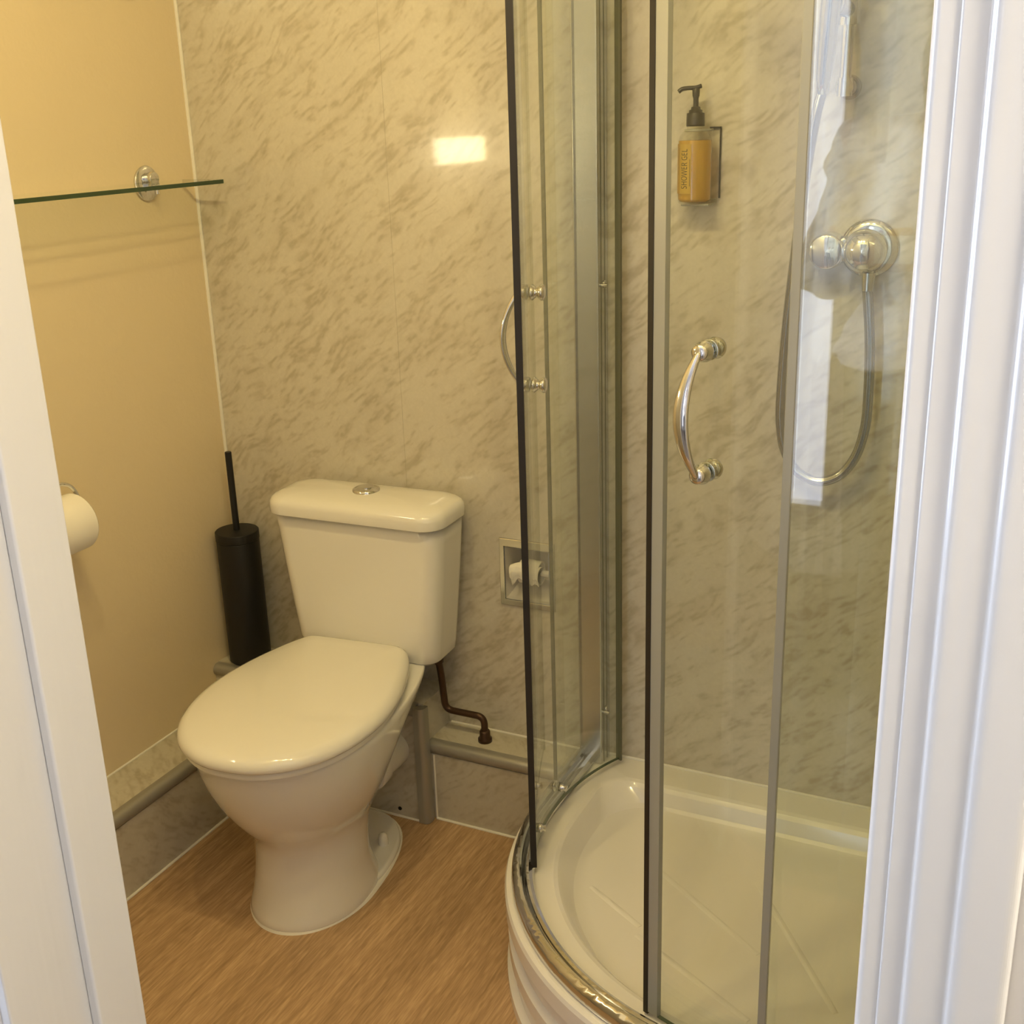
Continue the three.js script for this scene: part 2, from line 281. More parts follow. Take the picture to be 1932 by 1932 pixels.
// ------------------------------------------------------------------ toilet
{
  const t = thing('toilet', 'white close-coupled toilet with closed lid standing on the wood-effect floor', 'toilet', [0.418, 0, 0]);
  const turn = (m, a = 0.1) => { m.rotation.y = a; return m; };
  // pan: rings of an egg outline from the floor upwards [y, zFront, zBack, halfWidth, zWidest, backPower]
  const egg = (y, zf, zb, hw, zc, pb, pf = 2, n = 72) => { const o = []; for (let i = 0; i < n; i++) { const a = i / n * 2 * Math.PI, c = Math.cos(a), s = Math.sin(a), p = c > 0 ? pf : pb; o.push([hw * Math.sign(s) * Math.abs(s) ** (2 / p), y, zc + (c > 0 ? zf - zc : zc - zb) * Math.sign(c) * Math.abs(c) ** (2 / p)]); } return o; };
  const body = [
    [0.000, 0.570, 0.285, 0.120, 0.42, 2.6], [0.006, 0.573, 0.285, 0.122, 0.42, 2.6], [0.018, 0.569, 0.288, 0.119, 0.42, 2.6], [0.045, 0.558, 0.296, 0.113, 0.42, 2.5], [0.08, 0.550, 0.30, 0.108, 0.42, 2.4], [0.12, 0.545, 0.295, 0.106, 0.415, 2.4],
    [0.150, 0.545, 0.285, 0.107, 0.41, 2.4], [0.170, 0.549, 0.272, 0.110, 0.405, 2.4], [0.188, 0.558, 0.255, 0.117, 0.40, 2.4], [0.204, 0.570, 0.236, 0.126, 0.40, 2.45], [0.228, 0.589, 0.205, 0.141, 0.40, 2.5], [0.255, 0.608, 0.165, 0.154, 0.40, 2.6], [0.285, 0.624, 0.125, 0.166, 0.41, 2.7],
    [0.32, 0.640, 0.09, 0.177, 0.415, 2.8], [0.355, 0.650, 0.065, 0.184, 0.42, 2.9], [0.385, 0.655, 0.05, 0.187, 0.425, 3], [0.398, 0.655, 0.048, 0.187, 0.425, 3], [0.403, 0.650, 0.052, 0.182, 0.425, 3]];
  turn(part('pan', loft(body.map(([y, zf, zb, hw, zc, pb]) => {
    // behind the bowl the sides draw in to a narrow shelf under the cistern
    return egg(y, zf, zb, hw, zc, pb).map(([x, yy, z]) => { const k = y > 0.19 ? sst(0.42, 0.12, z) * 0.34 * sst(0.405, 0.26, y) + sst(0.36, 0.14, z) * 0.04 : 0; return [x * (1 - k), yy, z]; });
  }), { crease: 0 }), M.ceramic, t));
  const flange = [[0, 0.118], [0.004, 0.121], [0.011, 0.119], [0.016, 0.112]].map(([y, hw]) => egg(y, 0.45, 0.150, hw, 0.34, 2.3, 2.2));
  turn(part('foot_flange', loft(flange, { crease: 0 }), M.ceramic, t));
  turn(part('bolt_cap', lathe([[0.011, 0], [0.011, 0.014], [0.009, 0.024], [0.005, 0.029], [0, 0.030]], 24).translate(0.080, 0.014, 0.262), M.plastic, t, 'white plastic bolt cap'));
  part('floor_sealant', (() => { const g = loft([egg(0, 0.576, 0.14, 0.128, 0.40, 2.5), egg(0.0045, 0.573, 0.142, 0.125, 0.40, 2.5)], { crease: 0.5 }); g.rotateY(0.1); return g; })(), M.seal, t);
  // pan connector to the box
  part('pan_connector', [along(lathe([[0.0, 0], [0.046, 0], [0.05, 0.006], [0.05, 0.03], [0.044, 0.036], [0.044, 0.12]], 40), V(0.062, 0.175, 0.235), V(0.062, 0.175, 0.12))], M.plastic, t);
  // seat ring and lid
  const lidOut = [[0.155, 0], [0.155, 0.06], [0.157, 0.1], [0.165, 0.117], [0.19, 0.134], [0.24, 0.156], [0.31, 0.178], [0.38, 0.1915], [0.45, 0.195], [0.52, 0.185], [0.58, 0.163], [0.63, 0.127], [0.662, 0.082], [0.677, 0.04], [0.680, 0]];
  const ring = (y, g) => halfRing(lidOut, y, 44, g);
  turn(part('seat', loft([ring(0.4035, -0.014), ring(0.4045, -0.0085), ring(0.41, -0.007), ring(0.4155, -0.009), ring(0.4165, -0.014)], { crease: 0.9 }), M.plastic, t));
  turn(part('lid', loft([ring(0.4175, -0.010), ring(0.4185, -0.003), ring(0.423, 0), ring(0.430, 0), ring(0.437, -0.003), ring(0.4435, -0.010), ring(0.4475, -0.020), ...[[0.88, 0.4500], [0.76, 0.4522], [0.6, 0.4538], [0.4, 0.4549], [0.2, 0.4555]].map(([k, y]) => ring(y, -0.020).map(([x, , z]) => [x * k, y, 0.42 + (z - 0.42) * k]))], { crease: 0 }), M.plastic, t));
  for (const x of [-0.075, 0.075]) turn(part('hinge', lathe([[0.0, 0], [0.011, 0], [0.0115, 0.012], [0.0115, 0.03], [0.009, 0.036], [0, 0.037]], 20).translate(x, 0.402, 0.142), M.plastic, t));
  // cistern
  const CX = 0.021;
  const tank = [[0.396, 0.150, 0.056, 0.035], [0.399, 0.161, 0.062, 0.036], [0.408, 0.1685, 0.066, 0.036], [0.43, 0.172, 0.069, 0.037], [0.50, 0.180, 0.0705, 0.038], [0.60, 0.191, 0.0725, 0.04], [0.68, 0.198, 0.074, 0.04], [0.719, 0.200, 0.075, 0.04]]
    .map(([y, hw, hd, r]) => rrect(CX, 0.021 + hd, hw, hd, r, y));
  turn(part('cistern', loft(tank, { crease: 0 }), M.ceramic, t), 0.03);
  const lid = [[0.7165, 0.196, 0.074, 0.045], [0.7165, 0.205, 0.081, 0.046], [0.719, 0.208, 0.084, 0.048], [0.735, 0.208, 0.084, 0.048], [0.7425, 0.2065, 0.0825, 0.047], [0.7485, 0.2025, 0.0785, 0.045], [0.7525, 0.197, 0.073, 0.044], [0.7565, 0.187, 0.064, 0.042], [0.7595, 0.168, 0.05, 0.036], [0.762, 0.13, 0.032, 0.026], [0.763, 0.06, 0.012, 0.012]]
    .map(([y, hw, hd, r]) => rrect(CX + 0.002, 0.02 + 0.084 + (0.084 - hd) * -0.06, hw, hd, r, y));
  turn(part('cistern_lid', loft(lid, { crease: 0 }), M.ceramic, t), 0.03);
  const fb = part('flush_button', lathe([[0, 0.007], [0.018, 0.0068], [0.022, 0.0045], [0.0235, 0.0035], [0.025, 0.005], [0.0285, 0.003], [0.029, -0.002]], 48).translate(CX + 0.006, 0.7635, 0.10), M.chrome, t, 'round chrome dual flush button');
  part('half_button', new THREE.CylinderGeometry(0.0175, 0.018, 0.003, 40, 1, false, 0.35, Math.PI).translate(CX + 0.006, 0.771, 0.10), M.chrome, fb);
}

// ------------------------------------------------------------------ supply pipe
{
  const t = thing('supply_pipe', 'thin dark copper water pipe bent from cistern down to the marble ledge', 'pipe', [0.675, 0.193, 0.05]);
  const o = (x, y, z) => V(x - 0.675, y - 0.193, z - 0.05);
  part('pipe', pipe([o(0.578, 0.394, 0.072), o(0.578, 0.345, 0.06), o(0.579, 0.252, 0.05), o(0.675, 0.252, 0.05), o(0.675, 0.196, 0.05)], 0.0077, 0.019), M.copper, t);
  part('nut', [lathe([[0, 0], [0.0155, 0], [0.0155, 0.008], [0.012, 0.011], [0.0118, 0.024], [0.0095, 0.028], [0, 0.028]], 6 * 4)], M.copper, t);
  part('nut', cyl(0.012, 0.012, 0.02, 6).translate(0.578 - 0.675, 0.385 - 0.193, 0.069 - 0.05), M.copper, t);
}

// ------------------------------------------------------------------ brush and holder
{
  const t = thing('brush_holder', 'tall matt black cylinder standing on the marble ledge left of the toilet', 'brush holder', [0.060, 0.2901, 0.064]);
  part('canister', lathe([[0, 0], [0.046, 0], [0.0485, 0.003], [0.0485, 0.30], [0.0475, 0.302], [0.0455, 0.302], [0.0455, 0.01], [0, 0.01]], 48), M.black, t);
  const b = thing('toilet_brush', 'black toilet brush handle rising out of the black cylinder', 'toilet brush', [0.060, 0.30, 0.064]);
  part('handle', lathe([[0, 0.06], [0.0075, 0.06], [0.0075, 0.499], [0.0065, 0.5005], [0, 0.5005]], 24), M.black, b);
  part('lid', lathe([[0, 0.2925], [0.0486, 0.2925], [0.0497, 0.294], [0.0497, 0.312], [0.048, 0.314], [0.02, 0.315], [0, 0.3155]], 48), M.black, b);
  part('bristles', lathe([[0, 0.003], [0.03, 0.01], [0.034, 0.04], [0.03, 0.075], [0, 0.085]], 24), M.black, b);
}

// ------------------------------------------------------------------ glass shelf, mirror, toilet roll
{
  const t = thing('glass_shelf', 'clear glass shelf with greenish edge on the cream wall', 'shelf', [0, 1.386, 0.455]);
  const s = new THREE.Shape(); const x1 = 0.128, h = 0.40, r = 0.012;
  s.moveTo(0.012, -h); s.lineTo(x1 - r, -h); s.absarc(x1 - r, -h + r, r, -Math.PI / 2, 0); s.lineTo(x1, h - r); s.absarc(x1 - r, h - r, r, 0, Math.PI / 2); s.lineTo(0.012, h);
  const g = new THREE.ExtrudeGeometry(s, { depth: 0.008, bevelEnabled: false, curveSegments: 10 }).rotateX(Math.PI / 2).translate(0, 0.004, 0);
  g.clearGroups(); part('shelf_glass', uvm(g), M.shelfGlass, t);
  const rim = []; const edge = [[0.012, -h], [x1, -h], [x1, h], [0.012, h]];
  part('glass_edge', [box(x1 - 0.0006, x1 + 0.0004, -0.004, 0.004, -h + 0.01, h - 0.01), box(0.012, x1 - 0.01, -0.004, 0.004, -h - 0.0004, -h + 0.0006), box(0.012, x1 - 0.01, -0.004, 0.004, h - 0.0006, h + 0.0004)], M.glassEdge, t, 'dark green polished glass edge');
  for (const z of [-0.302, 0.302]) {
    const b = part('bracket', lathe([[0, 0], [0.034, 0], [0.0355, 0.003], [0.034, 0.006], [0.027, 0.0085], [0.015, 0.0105], [0, 0.0105]], 40).rotateZ(-Math.PI / 2).translate(0, 0.002, z), M.chrome, t, 'round chrome wall bracket');
    part('clamp', [lathe([[0.0125, 0.0], [0.012, 0.014], [0.0135, 0.016], [0.0135, 0.024], [0.0115, 0.027], [0, 0.0275]], 24).rotateZ(-Math.PI / 2).translate(0, 0.0115, z), cyl(0.0045, 0.0045, 0.014, 16).translate(0.028, -0.012, z)], M.chrome, b);
  }
  const m = thing('mirror', 'frameless wall mirror above the glass shelf', 'mirror', [0, 1.737, 0.33]);
  part('mirror_glass', box(0.002, 0.008, 0, 0.45, -0.205, 0.205, 0.002), M.mirror, m);
  part('backing', box(0, 0.0022, 0.004, 0.446, -0.2, 0.2), M.satin, m);

  const hold = thing('roll_holder', 'chrome wire toilet roll holder on the cream wall', 'roll holder', [0, 0.81, 0.56]);
  part('wall_plate', lathe([[0, 0], [0.024, 0], [0.025, 0.003], [0.02, 0.008], [0, 0.009]], 32).rotateZ(-Math.PI / 2).translate(0, 0.062, 0.02), M.chrome, hold);
  part('wire_arm', tube([V(0.006, 0.062, 0.02), V(0.045, 0.062, 0.02), V(0.064, 0.061, 0.01), V(0.068, 0.058, -0.012), V(0.068, 0.047, -0.03), V(0.068, 0.025, -0.042), V(0.068, 0, -0.045), V(0.068, -0.018, -0.042), V(0.068, -0.022, -0.03), V(0.068, -0.0222, 0.07)], 0.004, 120, 12), M.chrome, hold);
  const roll = thing('toilet_roll', 'white toilet roll hanging beside the door frame', 'toilet roll', [0.068, 0.789, 0.578]);
  part('paper', lathe([[0.02, -0.05], [0.054, -0.05], [0.055, -0.048], [0.055, 0.048], [0.054, 0.05], [0.02, 0.05], [0.02, -0.05]], 48).rotateX(Math.PI / 2), M.paper, roll);
  part('core', lathe([[0.02, -0.05], [0.0185, -0.05], [0.0185, 0.05], [0.02, 0.05]], 32).rotateX(Math.PI / 2), S(0.45, 0.34, 0.22, 0.9), roll);
}

// ------------------------------------------------------------------ recessed paper holder in the back wall
{
  const t = thing('paper_holder', 'square chrome recessed paper holder set in the marbled wall', 'paper holder', [0.7665, 0.5825, 0]);
  const W = 0.062, H = 0.074, f = new THREE.Shape([new THREE.Vector2(-W, -H), new THREE.Vector2(W, -H), new THREE.Vector2(W, H), new THREE.Vector2(-W, H)]);
  f.holes.push(new THREE.Path([new THREE.Vector2(-0.053, -0.063), new THREE.Vector2(-0.053, 0.059), new THREE.Vector2(0.053, 0.059), new THREE.Vector2(0.053, -0.063)]));
  part('frame', new THREE.ExtrudeGeometry(f, { depth: 0.002, bevelEnabled: true, bevelSize: 0.0015, bevelThickness: 0.003, bevelSegments: 2 }), M.steel, t);
  const lin = (a) => loft(a, { capStart: false, capEnd: false, crease: 0.2 });
  const rect = (x0, x1, y0, y1, z) => [[x0, y0, z], [x1, y0, z], [x1, y1, z], [x0, y1, z]];
  part('recess', [lin([rect(-0.0505, 0.0505, -0.0605, 0.0565, 0.004), rect(-0.0485, 0.0485, -0.0575, 0.0565, -0.004), rect(-0.034, 0.034, -0.028, 0.046, -0.05)]), box(-0.034, 0.034, -0.028, 0.046, -0.052, -0.05)], M.recess, t);
  part('roller', along(lathe([[0, 0], [0.007, 0], [0.007, 0.09], [0, 0.09]], 24), V(-0.045, 0.002, -0.012), V(0.045, 0.002, -0.012)), M.plastic, t);
  const r = thing('toilet_roll', 'nearly used white toilet roll inside the square chrome wall recess', 'toilet roll', [0.7665, 0.5845, -0.012]);
  part('paper', lathe([[0.0185, -0.018], [0.026, -0.018], [0.026, 0.026], [0.0185, 0.026], [0.0185, -0.018]], 40).rotateZ(-Math.PI / 2), M.paper, r);
  // a loose torn end that hangs down in front and curls up at its left side
  const sheet = (u, v) => { const a = -1.2 + v * 2.3, R = 0.0275; const y = v < 0.55 ? R * Math.cos(a + 0.6) : R * Math.cos(a + 0.6) - (v - 0.55) * 0.02, z = v < 0.8 ? R * Math.sin(a + 0.9) * 0.8 + 0.008 : 0.026; return [-0.034 + 0.066 * u + 0.012 * v * (1 - u), y - 0.006 + 0.004 * Math.sin(u * 5), z + 0.016 * Math.exp(-u * 7) + 0.003 * Math.sin(u * 6 + v * 3)]; };
  const rows = []; for (let i = 0; i <= 18; i++) { const u = i / 18, o = []; for (let j = 0; j <= 16; j++) o.push(sheet(u, j / 16 * (1 - 0.12 * Math.sin(u * 9) ** 2))); for (let j = 16; j >= 0; j--) { const p = sheet(u, j / 16 * (1 - 0.12 * Math.sin(u * 9) ** 2)); o.push([p[0], p[1], p[2] - 0.0009]); } rows.push(o); }
  part('loose_end', loft(rows, { crease: 0.8 }), M.paper, r);
}

// ------------------------------------------------------------------ shower tray
const QC = [1.42, 0.25];
function quad(r, zs, xe, n = 110, ns = 6) {   // open path: straight from the back wall, quarter arc, straight to the right wall
  const o = []; for (let i = 0; i < ns; i++) o.push([QC[0] - r, zs + (QC[1] - zs) * i / ns, -1, 0]);
  for (let i = 0; i <= n; i++) { const a = Math.PI - i / n * Math.PI / 2; o.push([QC[0] + r * Math.cos(a), QC[1] + r * Math.sin(a), Math.cos(a), Math.sin(a)]); }
  for (let i = 1; i <= ns; i++) o.push([QC[0] + (xe - QC[0]) * i / ns, QC[1] + r, 0, 1]); return o;
}
function sweep(path, profile, crease = 0.5) { return loft(path.map(([x, z, nx, nz]) => profile.map(([o, y]) => [x + nx * o, y, z + nz * o])), { crease }); }
{
  const t = thing('shower_tray', 'white quadrant shower tray with curved front in the corner', 'shower tray', [0, 0, 0]);
  const ring = (dOut, dWall, y, rc = 0.01) => {
    const r = 0.54 - dOut, q = dOut > 0.05 ? rc * 1.25 : 0.004, xl = QC[0] - r, zf = QC[1] + r, xr = RX - dWall, p = [], A = Math.PI / 2;
    const turnAt = (cx, cz, rr, a0, a1, n) => { for (let i = 0; i <= n; i++) { const a = a0 + (a1 - a0) * i / n; p.push([cx + rr * Math.cos(a), y, cz + rr * Math.sin(a)]); } };
    turnAt(xl + q, dWall + q, q, 3 * A, 2 * A, 10); turnAt(QC[0], QC[1], r, 2 * A, A, 56); turnAt(xr - q, zf - q, q, A, 0, 10); turnAt(xr - rc, dWall + rc, rc, 0, -A, 10); return p;
  };
  const rim = [ring(0.004, 0.001, 0.152), ring(0, 0.001, 0.156), ring(0, 0.001, 0.186), ring(0.003, 0.001, 0.193), ring(0.009, 0.001, 0.196), ring(0.088, 0.072, 0.196, 0.05), ring(0.096, 0.080, 0.193, 0.05), ring(0.103, 0.087, 0.186, 0.055), ring(0.118, 0.098, 0.162, 0.07), ring(0.124, 0.104, 0.156, 0.075), ring(0.133, 0.112, 0.1535, 0.08), ring(0.15, 0.13, 0.1525, 0.09)];
  // floor: rings that shrink to the waste, with shallow fan-shaped falls
  const W = [1.575, 0.625], last = rim[rim.length - 1];
  for (const k of [0.12, 0.25, 0.4, 0.55, 0.7, 0.82, 0.92]) rim.push(last.map(([x, y, z]) => [x + (W[0] - x) * k, 0.1520, z + (W[1] - z) * k]));
  part('tray', loft(rim, { crease: 0.28, capStart: false }), M.acrylic, t);
  part('skirt', sweep(quad(0.54, 0.102, RX), [[-0.055, 0], [0, 0], [0, 0.022], [-0.004, 0.026], [-0.012, 0.030], [-0.012, 0.066], [-0.010, 0.070], [-0.004, 0.074], [-0.004, 0.102], [-0.010, 0.108], [-0.014, 0.112], [-0.014, 0.153], [-0.055, 0.153]], 0.35), M.acrylic, t);
  // shallow raised ribs fanned over the floor of the tray
  for (const [ax, az, bx, bz] of [[1.118, 0.262, 1.385, 0.445], [1.182, 0.478, 1.41, 0.60], [1.335, 0.255, 1.53, 0.53], [1.06, 0.385, 1.18, 0.455], [1.53, 0.26, 1.60, 0.50]]) {
    const L = Math.hypot(bx - ax, bz - az), nx = -(bz - az) / L, nz = (bx - ax) / L, rows = [];
    for (let i = 0; i <= 10; i++) { const k = i / 10, x = ax + (bx - ax) * k, z = az + (bz - az) * k, y = 0.1520, h = 0.0024 * Math.sin(Math.PI * (0.04 + 0.92 * k)) ** 0.4; rows.push([[-0.011, -0.003], [-0.004, 0.65 * h], [0, h], [0.004, 0.65 * h], [0.011, -0.003]].map(([o, e]) => [x + nx * o, y + e, z + nz * o])); }
    part('rib', loft(rows, { crease: 0.6 }), M.acrylic, t);
  }
  part('waste', lathe([[0, 0.004], [0.03, 0.0035], [0.045, 0.002], [0.0455, 0]], 40).translate(W[0], 0.1521, W[1]), M.chrome, t, 'round chrome waste cover');
}

// ------------------------------------------------------------------ shower enclosure
{
  const t = thing('shower_enclosure', 'curved glass shower enclosure with chrome rails and two sliding doors', 'shower enclosure', [0, 0, 0]);
  const TOP = 2.02, BOT = 0.197;
  const rail = (y) => [[-0.024, y], [0.010, y], [0.014, y + 0.003], [0.0155, y + 0.012], [0.012, y + 0.024], [0.006, y + 0.029], [0.0, y + 0.030], [-0.003, y + 0.026], [-0.003, y + 0.014], [-0.007, y + 0.011], [-0.011, y + 0.014], [-0.011, y + 0.020], [-0.016, y + 0.0215], [-0.022, y + 0.018], [-0.026, y + 0.008]];
  part('bottom_rail', sweep(quad(0.512, 0.05, 1.63), rail(BOT), 0.6), M.railChrome, t);
  part('top_rail', sweep(quad(0.512, 0.05, 1.63), [[-0.03, TOP], [0.012, TOP], [0.016, TOP + 0.004], [0.016, TOP + 0.036], [0.012, TOP + 0.04], [-0.03, TOP + 0.04]], 0.6), M.chrome, t);
  const wp = part('wall_profile', box(0.900, 0.950, BOT, TOP + 0.05, 0.0005, 0.050, 0.003), M.satin, t);
  for (const z of [0.018, 0.036]) part('profile_groove', box(0.9495, 0.9506, BOT, TOP + 0.05, z - 0.0012, z + 0.0012), M.darkStrip, wp);
  part('wall_profile', box(1.630, RX - 0.0005, BOT, TOP + 0.05, 0.720, 0.770, 0.003), M.satin, t);
  // fixed side panels
  const fp1 = part('fixed_panel', box(0.902, 0.908, BOT + 0.03, TOP, 0.05, 0.186), M.glass, t);
  part('edge_seal', box(0.9012, 0.9088, BOT + 0.03, TOP, 0.1855, 0.189, 0.001), M.darkStrip, fp1);
  const fp2 = part('fixed_panel', box(1.463, 1.63, BOT + 0.03, TOP, 0.762, 0.768), M.glass, t);
  part('edge_seal', box(1.4615, 1.4725, BOT + 0.03, TOP, 0.7605, 0.7695, 0.001), M.clearStrip, fp2);
  let DC = QC;
  const D = Math.PI / 180, pt = (r, deg, y) => V(DC[0] + r * Math.cos(deg * D), y, DC[1] + r * Math.sin(deg * D));
  const arc = (r0, r1, a0, a1, y0, y1, n = 40) => { const rs = []; for (let i = 0; i <= n; i++) { const a = a0 + (a1 - a0) * i / n; rs.push([[r0, y0], [r1, y0], [r1, y1], [r0, y1]].map(([r, y]) => { const p = pt(r, a, y); return [p.x, p.y, p.z]; })); } return loft(rs, { crease: 0.4 }); };
  function door(lead, far, y0, hAng, dir) {   // lead: angle of the closing edge, far: of the edge slid behind the side panel
    const d = part('door', arc(0.484, 0.490, lead + dir * 0.9, far, y0, TOP - 0.012), M.glass, t);
    const th = 0.30;
    part('magnetic_seal', arc(0.4815, 0.4925, lead, lead + dir * 1.0, y0 - 0.004, TOP - 0.012, 3), M.rubber, d, 'black magnetic closing strip');
    if (dir < 0) part('seal_channel', arc(0.4825, 0.4915, lead - 1.0, lead - 3.1, y0, TOP - 0.012, 5), M.clearStrip, d, 'clear grey plastic channel');
    else part('seal_channel', arc(0.4832, 0.4908, lead + 1.0, lead + 2.1, y0, TOP - 0.012, 5), M.clearStrip, d, 'clear grey plastic channel');
    part('rear_seal', arc(0.480, 0.494, far - dir * 0.5, far, y0 - 0.004, TOP - 0.012, 3), M.darkStrip, d);
    part('glass_edge', arc(0.484, 0.490, lead + dir * 2, far, y0 - 0.001, y0 + 0.0004), M.glassEdge, d, 'dark green lower glass edge');
    // pull handle: bowed bar outside, round knobs inside
    const hy = 1.148, hh = 0.0765, bow = [];
    for (let i = 0; i <= 24; i++) { const k = i / 24 * 2 - 1; bow.push(pt(0.492 + 0.013 + 0.026 * (1 - k * k), hAng + dir * -0.9 * (1 - k * k), hy + hh * k)); }
    const curve = new THREE.CatmullRomCurve3(bow), ringsH = [], N = 48;
    const out = pt(1, hAng, 0).sub(V(DC[0], 0, DC[1])), side = V(-out.z, 0, out.x);
    for (let i = 0; i <= N; i++) { const k = i / N, p = curve.getPoint(k), w = 0.0046 + 0.0058 * Math.sin(Math.PI * k), tg = curve.getTangent(k), no = out.clone().addScaledVector(tg, -out.dot(tg)).normalize(); const rg = []; for (let j = 0; j < 16; j++) { const a = j / 16 * 2 * Math.PI, q = p.clone().addScaledVector(side, w * Math.cos(a)).addScaledVector(no, 0.0048 * Math.sin(a)); rg.push([q.x, q.y, q.z]); } ringsH.push(rg); }
    const h = part('handle', loft(ringsH, { crease: 0 }), M.chrome, d, 'bowed chrome pull handle');
    for (const s of [-1, 1]) {
      part('handle_post', along(lathe([[0, 0], [0.0125, 0], [0.0132, 0.003], [0.0125, 0.007], [0.011, 0.012], [0.0095, 0.0165], [0.005, 0.018], [0, 0.0182]], 32), pt(0.4905, hAng, hy + s * hh), pt(0.6, hAng, hy + s * hh)), M.chrome, h);
      part('handle_knob', along(lathe([[0, 0], [0.0125, 0], [0.013, 0.003], [0.0095, 0.007], [0.0075, 0.010], [0.0105, 0.0135], [0.0135, 0.0175], [0.0125, 0.022], [0.007, 0.0245], [0, 0.025]], 32), pt(0.4835, hAng, hy + s * hh), pt(0.1, hAng, hy + s * hh)), M.chrome, h);
    }
    // rollers and guides clipped to the glass
    for (const k of dir > 0 ? [0.16, 0.5] : [0.62, 0.85]) for (const y of [y0 + 0.035, TOP - 0.05]) { const a = lead + (far - lead) * k; part('roller', [along(lathe([[0, 0], [0.0085, 0], [0.0085, 0.006], [0.005, 0.009], [0.0065, 0.014], [0, 0.0145]], 20), pt(0.4835, a, y), pt(0.1, a, y)), along(lathe([[0, 0], [0.011, 0], [0.011, 0.006], [0, 0.006]], 20), pt(0.4905, a, y), pt(0.7, a, y))], M.chrome, d); }
    return d;
  }
  door(156.3, 206.5, BOT + 0.016, 170.5, 1);
  DC = [1.470, 0.246];   // the right door has run on to the straight part of its track
  door(113.8, 68.5, BOT + 0.008, 103.8, -1);
  for (const y of [1.196, 0.315]) part('profile_screw', [along(lathe([[0, 0.004], [0.005, 0.0035], [0.007, 0.0015], [0.007, 0]], 20), V(0.9505, y, 0.022), V(1, y, 0.022)), along(cyl(0.004, 0.004, 0.012, 6).translate(0, 0.006, 0), V(0.9505, y, 0.037), V(1, y, 0.037))], M.chrome, t);
}

// ------------------------------------------------------------------ shower fittings on the back wall
{
  const m = thing('shower_mixer', 'round chrome shower mixer on the marbled wall behind the glass', 'shower mixer', [1.42, 1.268, 0]);
  part('back_plate', lathe([[0, 0], [0.047, 0], [0.0485, 0.003], [0.047, 0.008], [0.036, 0.014], [0, 0.015]], 48).rotateX(Math.PI / 2), M.chrome, m);
  part('knob', lathe([[0.026, 0.012], [0.0265, 0.03], [0.033, 0.034], [0.036, 0.045], [0.034, 0.06], [0.026, 0.071], [0.013, 0.077], [0, 0.0785]], 48).rotateX(Math.PI / 2), M.chrome, m);
  part('side_knob', [lathe([[0, 0], [0.030, 0], [0.031, 0.004], [0.030, 0.03], [0.026, 0.038], [0, 0.040]], 40).rotateX(Math.PI / 2).translate(-0.062, -0.002, 0.018), cyl(0.013, 0.013, 0.075, 24).rotateZ(Math.PI / 2).translate(-0.032, -0.002, 0.028), cyl(0.02, 0.02, 0.02, 24).rotateX(Math.PI / 2).translate(-0.062, -0.002, 0.01)], M.chrome, m);
  part('hose_outlet', cyl(0.010, 0.012, 0.03, 20).translate(0.008, -0.05, 0.045), M.chrome, m);
  part('outlet_arm', tube([V(0.004, -0.02, 0.01), V(0.006, -0.026, 0.035), V(0.008, -0.04, 0.045)], 0.009, 16, 14), M.chrome, m);

  const r = thing('riser_rail', 'chrome shower riser rail with end bracket high on the marbled wall', 'shower rail', [1.372, 1.52, 0]);
  part('rail', cyl(0.0095, 0.0095, 0.62, 28).translate(0, 0.31, 0.045), M.chrome, r);
  part('end_bracket', [lathe([[0, 0], [0.019, 0], [0.0195, 0.004], [0.014, 0.008], [0.012, 0.034], [0.014, 0.042], [0.014, 0.052], [0, 0.054]], 28).rotateX(Math.PI / 2).translate(0, 0.004, 0), cyl(0.0125, 0.0125, 0.028, 28).translate(0, 0.004, 0.045)], M.chrome, r);
  part('end_bracket', [lathe([[0, 0], [0.019, 0], [0.0195, 0.004], [0.014, 0.008], [0.012, 0.034], [0.014, 0.042], [0.014, 0.052], [0, 0.054]], 28).rotateX(Math.PI / 2).translate(0, 0.612, 0), cyl(0.0125, 0.0125, 0.028, 28).translate(0, 0.612, 0.045)], M.chrome, r);
  part('slider', [cyl(0.017, 0.017, 0.045, 28).translate(0, 0.118, 0.045), along(lathe([[0, 0], [0.012, 0], [0.015, 0.02], [0.0165, 0.045], [0.012, 0.046], [0, 0.046]], 24), V(0, 0.118, 0.055), V(-0.02, 0.128, 0.13))], M.chrome, r);

  const h = thing('hand_shower', 'chrome hand shower with looping metal hose', 'hand shower', [1.345, 1.52, 0.088]);
  const o = (x, y, z) => V(x - 1.345, y - 1.52, z - 0.088);
  part('handle', along(lathe([[0, 0], [0.0105, 0], [0.011, 0.018], [0.0125, 0.02], [0.0145, 0.06], [0.0155, 0.12], [0.0145, 0.19], [0.017, 0.215]], 32), V(0, -0.004, -0.002), V(0.022, 0.22, 0.055)), M.chrome, h);
  part('head', along(lathe([[0, 0], [0.02, 0.0], [0.042, 0.012], [0.045, 0.02], [0.042, 0.026], [0, 0.026]], 40), V(0.022, 0.236, 0.044), V(0.03, 0.12, 0.13)), M.chrome, h);
  const pts = [[1.345, 1.518, 0.087], [1.338, 1.49, 0.083], [1.322, 1.40, 0.065], [1.307, 1.261, 0.05], [1.297, 1.153, 0.042], [1.291, 1.041, 0.038], [1.2915, 0.964, 0.038], [1.303, 0.910, 0.038], [1.326, 0.876, 0.038], [1.363, 0.862, 0.038], [1.398, 0.875, 0.038], [1.424, 0.911, 0.04], [1.4385, 0.967, 0.042], [1.4405, 1.042, 0.044], [1.437, 1.123, 0.045], [1.431, 1.18, 0.045], [1.428, 1.2025, 0.045]];
  part('hose', tube(pts.map((p) => o(...p)), 0.0086, 240, 16), M.hose, h);
}

